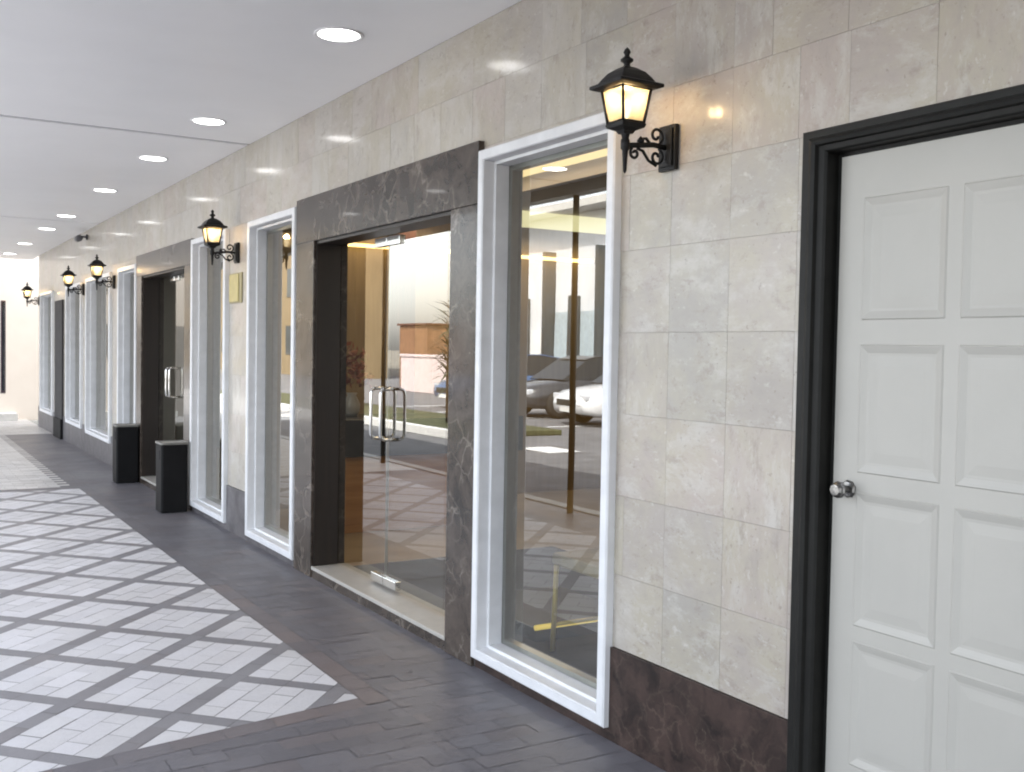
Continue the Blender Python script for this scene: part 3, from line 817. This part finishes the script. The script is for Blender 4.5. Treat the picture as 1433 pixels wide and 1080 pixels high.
# ------------------------------------------------------------------ lobby furniture behind the glass
t = thing('reception_counter', 'long low counter with orange timber front inside, seen through the nearer glass doors', 'counter', (1.3, 7.8, 0))
MB().box(0.75, 2.3, 7.6, 8.1, 0.0, 0.60).build('counter_front', M['wood_orange'], t, bevel=0.006)
MB().box(0.70, 2.35, 7.55, 8.15, 0.602, 0.90).build('counter_top', M['dark_top'], t, bevel=0.008)
t = thing('flower_vase', 'red and orange flowers in a vase standing on the lobby counter', 'flowers', (0.92, 7.9, 0.9))
MB().lathe([(0.04, 0.902), (0.065, 0.94), (0.07, 1.0), (0.035, 1.07), (0.045, 1.09)], 18, 0.92, 7.9, 0).build('vase', M['vase'], t)
fl = MB(); rf_ = random.Random(3)
for i in range(170):
    a, e = rf_.uniform(0, 2*PI), rf_.uniform(-0.2, 1.4)
    r = 0.17*rf_.random()**0.4
    c = Vector((0.92+r*math.cos(a)*math.cos(e), 7.9+r*math.sin(a)*math.cos(e), 1.20+0.24*rf_.random()*math.sin(max(e, 0))+rf_.uniform(-0.06, 0.1)))
    u = Vector((rf_.gauss(0, 1), rf_.gauss(0, 1), rf_.gauss(0, 1))).normalized(); v = u.orthogonal().normalized(); s = 0.035
    fl.face([tuple(c-u*s), tuple(c+v*s*0.6), tuple(c+u*s), tuple(c-v*s*0.6)])
fl.build('blooms', M['petal'], t, weld=False)
t = thing('gold_chair', 'gold framed chair with tan back just inside the first white window', 'chair', (0.62, 3.95, 0))
cx, cy = 0.62, 3.95
for sx in (-1, 1):
    for sy in (-1, 1):
        top = 0.96 if sx > 0 else 0.44
        MB().tube([(cx+sx*0.2, cy+sy*0.2, 0.0), (cx+sx*0.19, cy+sy*0.19, 0.44), (cx+sx*0.22, cy+sy*0.19, top)] if sx > 0 else [(cx+sx*0.2, cy+sy*0.2, 0.0), (cx+sx*0.19, cy+sy*0.19, top)], 0.013, 8).build('leg', M['gold_chair'], t)
MB().box(cx-0.21, cx+0.21, cy-0.21, cy+0.21, 0.43, 0.49).build('seat', M['cloth_tan'], t, bevel=0.015)
MB().box(cx+0.195, cx+0.235, cy-0.18, cy+0.18, 0.62, 0.95).build('backrest', M['cloth_tan'], t, bevel=0.012)
for sy in (-1, 1): MB().tube([(cx-0.197, cy+sy*0.197, 0.14), (cx+0.197, cy+sy*0.197, 0.14)], 0.01, 8).build('stretcher', M['gold_chair'], t)
tag(MB().box(0.27, 1.9, 2.6, 6.4, 0.001, 0.012).build('rug', M['rug']), 'dark brown rug on the lobby floor behind the first white window', 'rug')
t = thing('display_podium', 'low dark podium with a gold edge rail on the floor behind the first white window', 'podium', (0.75, 4.75, 0))
MB().box(0.42, 1.05, 4.30, 5.05, 0.0125, 0.085).build('podium_block', M['dark_top'], t, bevel=0.006)
for a, b in (((0.41, 4.29), (1.06, 4.29)), ((1.06, 4.31), (1.06, 4.62))):
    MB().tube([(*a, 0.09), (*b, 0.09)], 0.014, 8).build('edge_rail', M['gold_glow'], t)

# ------------------------------------------------------------------ across the road (seen in the glass)
t = thing('white_building', 'pale building across the road with blue grey glazing and dark columns, seen in reflection', 'building', (-22, 31, -0.1))
MB().box(-30.0, -20.6, 22.0, 39.0, -0.12, 6.8).build('wall', M['white_render'], t)
for k in range(9):
    y0 = 22.5+k*1.82
    if k % 3 == 1: MB().box(-20.598, -20.5, y0+0.2, y0+1.3, -0.12, 2.3).build('door', M['white_paint'], t)
    else: MB().box(-20.598, -20.56, y0+0.1, y0+1.5, 0.4, 3.0).build('window', M['pale_glazing'], t)
    MB().box(-20.599, -20.1, y0+1.55, y0+1.75, -0.12, 3.6 if k % 2 else 5.4).build('column', M['facade_glass'], t, bevel=0.01)
MB().box(-30.2, -19.6, 21.7, 39.3, 6.81, 7.1).build('roof', M['concrete'], t, bevel=0.02)
t = thing('brown_kiosk', 'low brown timber clad kiosk across the road, reflected in the nearer glass doors', 'kiosk', (-17, 38, -0.12))
MB().box(-18.0, -16.0, 37.4, 39.9, -0.12, 2.4).build('cladding', M['brown_clad'], t, bevel=0.02)
MB().box(-18.1, -15.9, 37.3, 40.0, 2.401, 2.48).build('roof', M['wood_red'], t, bevel=0.01)
tag(MB().box(-14.2, -14.0, 31.0, 35.5, -0.12, 1.15).box(-14.24, -13.96, 30.98, 35.52, 1.151, 1.25).build('boundary_wall', M['pink_render'], bevel=0.01), 'low pinkish white boundary wall in front of the brown kiosk', 'wall')
t = thing('tan_building', 'tall tan building beyond the kiosk across the road, seen only as a reflection', 'building', (-22, 60, -0.12))
MB().box(-19.6, -17.0, 49.0, 91.0, -0.12, 16.0).build('wall', M['tan_render'], t)
for z0 in (1.0, 4.2, 7.4, 10.6):
    for k in range(9): MB().box(-16.999, -16.97, 50.5+k*4.3, 52.5+k*4.3, z0, z0+1.6).build('window', M['facade_glass'], t)
MB().box(-19.8, -16.8, 48.8, 91.2, 16.001, 16.4).build('roof', M['roof'], t)

vg = MB().box(-8.4, -6.06, 16.2, 34.0, -0.125, -0.02)
tag(vg.build('grass_verge', M['grass'], bevel=0.02), kind='structure')
k2 = MB()
for i in range(20): k2.box(-6.06, -5.9, 16.2+i*0.9, 16.2+i*0.9+0.892, -0.125, 0.03)
tag(k2.build('island_kerb', M['white_paint'], bevel=0.01), kind='structure')

def spiky(x, y, h, seed, label):
    rs = random.Random(seed)
    t = thing('spiky_palm', label, 'tree', (x, y, -0.02), 'spiky plants on the verge across the road')
    MB().tube([(x, y, -0.05), (x+0.03, y, h*0.4), (x, y+0.03, h*0.8)], [0.11, 0.085, 0.06], 10).build('trunk', M['bark'], t)
    cr = MB()
    for i in range(150):
        z = h*(0.28+0.72*rs.random())
        a = rs.uniform(0, 2*PI); e = rs.uniform(-0.35, 1.0); L = rs.uniform(0.45, 0.75)
        d = Vector((math.cos(a)*math.cos(e), math.sin(a)*math.cos(e), math.sin(e)))
        s = Vector((-math.sin(a), math.cos(a), 0))*0.026
        p0 = Vector((x, y, z)); p1 = p0+d*L*0.5; p2 = p0+d*L-Vector((0, 0, 0.08))
        cr.face([tuple(p0-s*0.6), tuple(p0+s*0.6), tuple(p1+s), tuple(p1-s)]); cr.face([tuple(p1-s), tuple(p1+s), tuple(p2)])
    cr.build('crown', M['leaf'], t, weld=False)
spiky(-7.2, 18.6, 2.3, 5, 'dark spiky palm on the grass verge, reflected beside the nearer glass doors')
spiky(-7.4, 24.5, 2.0, 9, 'second dark spiky palm farther along the grass verge')

def car(x, y, rot, paint, label):
    """front towards local +x; length 4.3 m"""
    t = thing('parked_car', label, 'car', (x, y, -0.125), 'cars parked across the road')
    ca, sa = math.cos(rot), math.sin(rot)
    def tr(mb):
        mb.v = [(x+px*ca-py*sa, y+px*sa+py*ca, pz-0.125) for px, py, pz in mb.v]; return mb
    # body loft: stations along length (x, half width, z low, z belt)
    S = [(-2.12, 0.66, 0.42, 0.72), (-2.05, 0.76, 0.28, 0.90), (-1.7, 0.84, 0.22, 0.94), (-1.0, 0.87, 0.2, 0.93), (0.0, 0.88, 0.2, 0.92), (0.85, 0.87, 0.2, 0.90), (1.4, 0.84, 0.21, 0.82), (1.85, 0.78, 0.24, 0.74), (2.1, 0.68, 0.30, 0.62), (2.16, 0.58, 0.38, 0.52)]
    vs = []; fs = []; nn = 12
    for (sx, hw, zl, zb) in S:
        zm = (zl+zb)/2
        ring = [(-hw*0.90, zl), (-hw, zl+0.08), (-hw*1.0, zm), (-hw*0.985, zb-0.08), (-hw*0.9, zb-0.01), (-hw*0.45, zb+0.02), (hw*0.45, zb+0.02), (hw*0.9, zb-0.01), (hw*0.985, zb-0.08), (hw, zm), (hw, zl+0.08), (hw*0.90, zl)]
        vs += [(sx, a, b) for a, b in ring]
    for i in range(len(S)-1):
        for k in range(nn):
            k2_ = (k+1) % nn
            fs.append((i*nn+k, i*nn+k2_, (i+1)*nn+k2_, (i+1)*nn+k))
    fs.append(tuple(range(nn))); fs.append(tuple(reversed([(len(S)-1)*nn+k for k in range(nn)])))
    tr(MB().mesh(vs, fs, True)).build('body', paint, t)
    G = [(-1.85, 0.70, 0.90, 0.93), (-1.25, 0.64, 0.90, 1.36), (-0.6, 0.62, 0.90, 1.45), (0.1, 0.62, 0.90, 1.43), (0.45, 0.64, 0.90, 1.34), (1.15, 0.72, 0.88, 0.90)]
    vs = []; fs = []
    for sx, hw, zl, zr in G: vs += [(sx, -0.80 if zr > 1 else -hw, zl), (sx, -hw, zr), (sx, hw, zr), (sx, 0.80 if zr > 1 else hw, zl)]
    for i in range(len(G)-1):
        for k in range(3): fs.append((i*4+k, i*4+k+1, (i+1)*4+k+1, (i+1)*4+k))
    tr(MB().mesh(vs, fs)).build('windows', M['car_glass'], t, bevel=0.03)
    vs = []; fs = []
    Rr = [(-1.22, 0.60, 1.372), (-0.6, 0.60, 1.462), (0.1, 0.60, 1.442), (0.42, 0.61, 1.365)]
    for sx, hw, zr in Rr: vs += [(sx, -hw, zr), (sx, hw, zr), (sx, hw*0.97, zr+0.02), (sx, -hw*0.97, zr+0.02)]
    for i in range(len(Rr)-1):
        for k in range(4): fs.append((i*4+k, i*4+(k+1) % 4, (i+1)*4+(k+1) % 4, (i+1)*4+k))
    fs += [(0, 1, 2, 3), (12, 15, 14, 13)]
    tr(MB().mesh(vs, fs)).build('roof', paint, t)
    for wx in (-1.32, 1.32):
        for wy in (-0.80, 0.80):
            wl = tr(MB().lathe([(0.20, -0.10), (0.31, -0.10), (0.325, -0.06), (0.325, 0.06), (0.31, 0.10), (0.20, 0.10)], 24, wx, wy, 0.325, 'y')).build('wheel', M['tyre'], t)
            tr(MB().lathe([(0.04, -0.104), (0.195, -0.102), (0.195, 0.102), (0.04, 0.104)], 20, wx, wy, 0.325, 'y')).build('rim', M['alu'], wl)
    for wy in (-0.56, 0.56):
        tr(MB().box(1.93, 2.10, wy-0.15, wy+0.15, 0.55, 0.68)).build('headlight', M['lens'], t, bevel=0.03)
    tr(MB().box(2.10, 2.17, -0.42, 0.42, 0.42, 0.56)).build('grille', M['dark_top'], t, bevel=0.02)
    tr(MB().box(2.171, 2.185, -0.24, 0.24, 0.30, 0.40)).build('number_plate', M['plate'], t)
    return t
car(-12.0, 18.0, 0.1, M['paint_white'], 'white parked car facing the walkway, mirrored in the first white window')
car(-12.3, 21.0, 0.0, M['paint_dark'], 'dark grey car parked next to the white one across the road')
car(-12.1, 14.6, -0.05, M['paint_dark'], 'dark parked car nearest the panelled door across the road')
car(-12.2, 24.4, 0.0, M['paint_blue'], 'blue parked car behind the grass verge across the road')

# ------------------------------------------------------------------ lights
w = bpy.data.worlds.new('World'); sc.world = w; w.use_nodes = True
nt = w.node_tree
bg = nt.nodes['Background']
sky = nt.nodes.new('ShaderNodeTexSky'); sky.sky_type = 'NISHITA'; sky.sun_disc = False
SUN_EL = math.radians(47)
sd = Vector((0.8, -0.6, 0)).normalized()*math.cos(SUN_EL)+Vector((0, 0, math.sin(SUN_EL)))   # towards the sun
sky.sun_elevation = SUN_EL
sky.sun_rotation = math.atan2(sd.x, sd.y)
sky.air_density = 1.0; sky.dust_density = 2.5; sky.ozone_density = 1.0
hs = nt.nodes.new('ShaderNodeHueSaturation'); hs.inputs['Saturation'].default_value = 0.36
nt.links.new(sky.outputs[0], hs.inputs['Color']); nt.links.new(hs.outputs[0], bg.inputs[0]); bg.inputs[1].default_value = 0.98
sl = bpy.data.lights.new('sun', 'SUN'); sl.energy = 14.5; sl.angle = math.radians(0.5); sl.color = (1.0, 0.965, 0.92)
so = bpy.data.objects.new('sun', sl); COL.objects.link(so)
so.rotation_euler = (-sd).to_track_quat('-Z', 'Y').to_euler(); so.location = (5, -5, 12)

for nm, loc, sx, sy, en in (('cove_light', (1.76, 5.7, 2.80), 0.4, 6.0, 34.0), ('strip_lamp', (2.6, 8.6, 2.6), 3.0, 0.25, 22.0), ('far_lobby_fill', (1.8, 12.2, 2.68), 1.0, 3.0, 14.0), ('far_lobby_fill', (1.8, 17.2, 2.68), 1.0, 3.0, 14.0)):  # the far lobby pair is added fill light without fixtures
    al = bpy.data.lights.new(nm, 'AREA'); al.shape = 'RECTANGLE'; al.size = sx; al.size_y = sy; al.energy = en; al.color = (1.0, 0.82, 0.6)
    ao = bpy.data.objects.new(nm, al); COL.objects.link(ao); ao.location = loc

# ------------------------------------------------------------------ camera
cam = bpy.data.cameras.new('camera'); co = bpy.data.objects.new('camera', cam); COL.objects.link(co)
R3 = Matrix(((0.8553896742197508, 0.0033394199900422025, -0.5179742788134937), (-0.517706100080473, 0.03832475185348493, -0.8546997176405501), (0.01699703437944268, 0.9992597568547925, 0.03451143510208078)))
co.matrix_world = Matrix.Translation((-2.347938863311433, 0.0, 1.45934)) @ R3.to_4x4()
cam.sensor_width = 36; cam.lens = 36.626; cam.clip_start = 0.05; cam.clip_end = 2000
sc.camera = co

sc.view_settings.view_transform = 'Standard'; sc.view_settings.look = 'None'; sc.view_settings.exposure = 0
sc.render.engine = 'CYCLES'
cy = sc.cycles
cy.use_denoising = True
try: cy.denoiser = 'OPENIMAGEDENOISE'
except Exception: pass
cy.max_bounces = 10; cy.diffuse_bounces = 5; cy.glossy_bounces = 5; cy.transmission_bounces = 6; cy.transparent_max_bounces = 12
cy.caustics_reflective = False; cy.caustics_refractive = False
cy.sample_clamp_indirect = 8.0
cy.pixel_filter_type = 'BLACKMAN_HARRIS'; cy.filter_width = 2.0
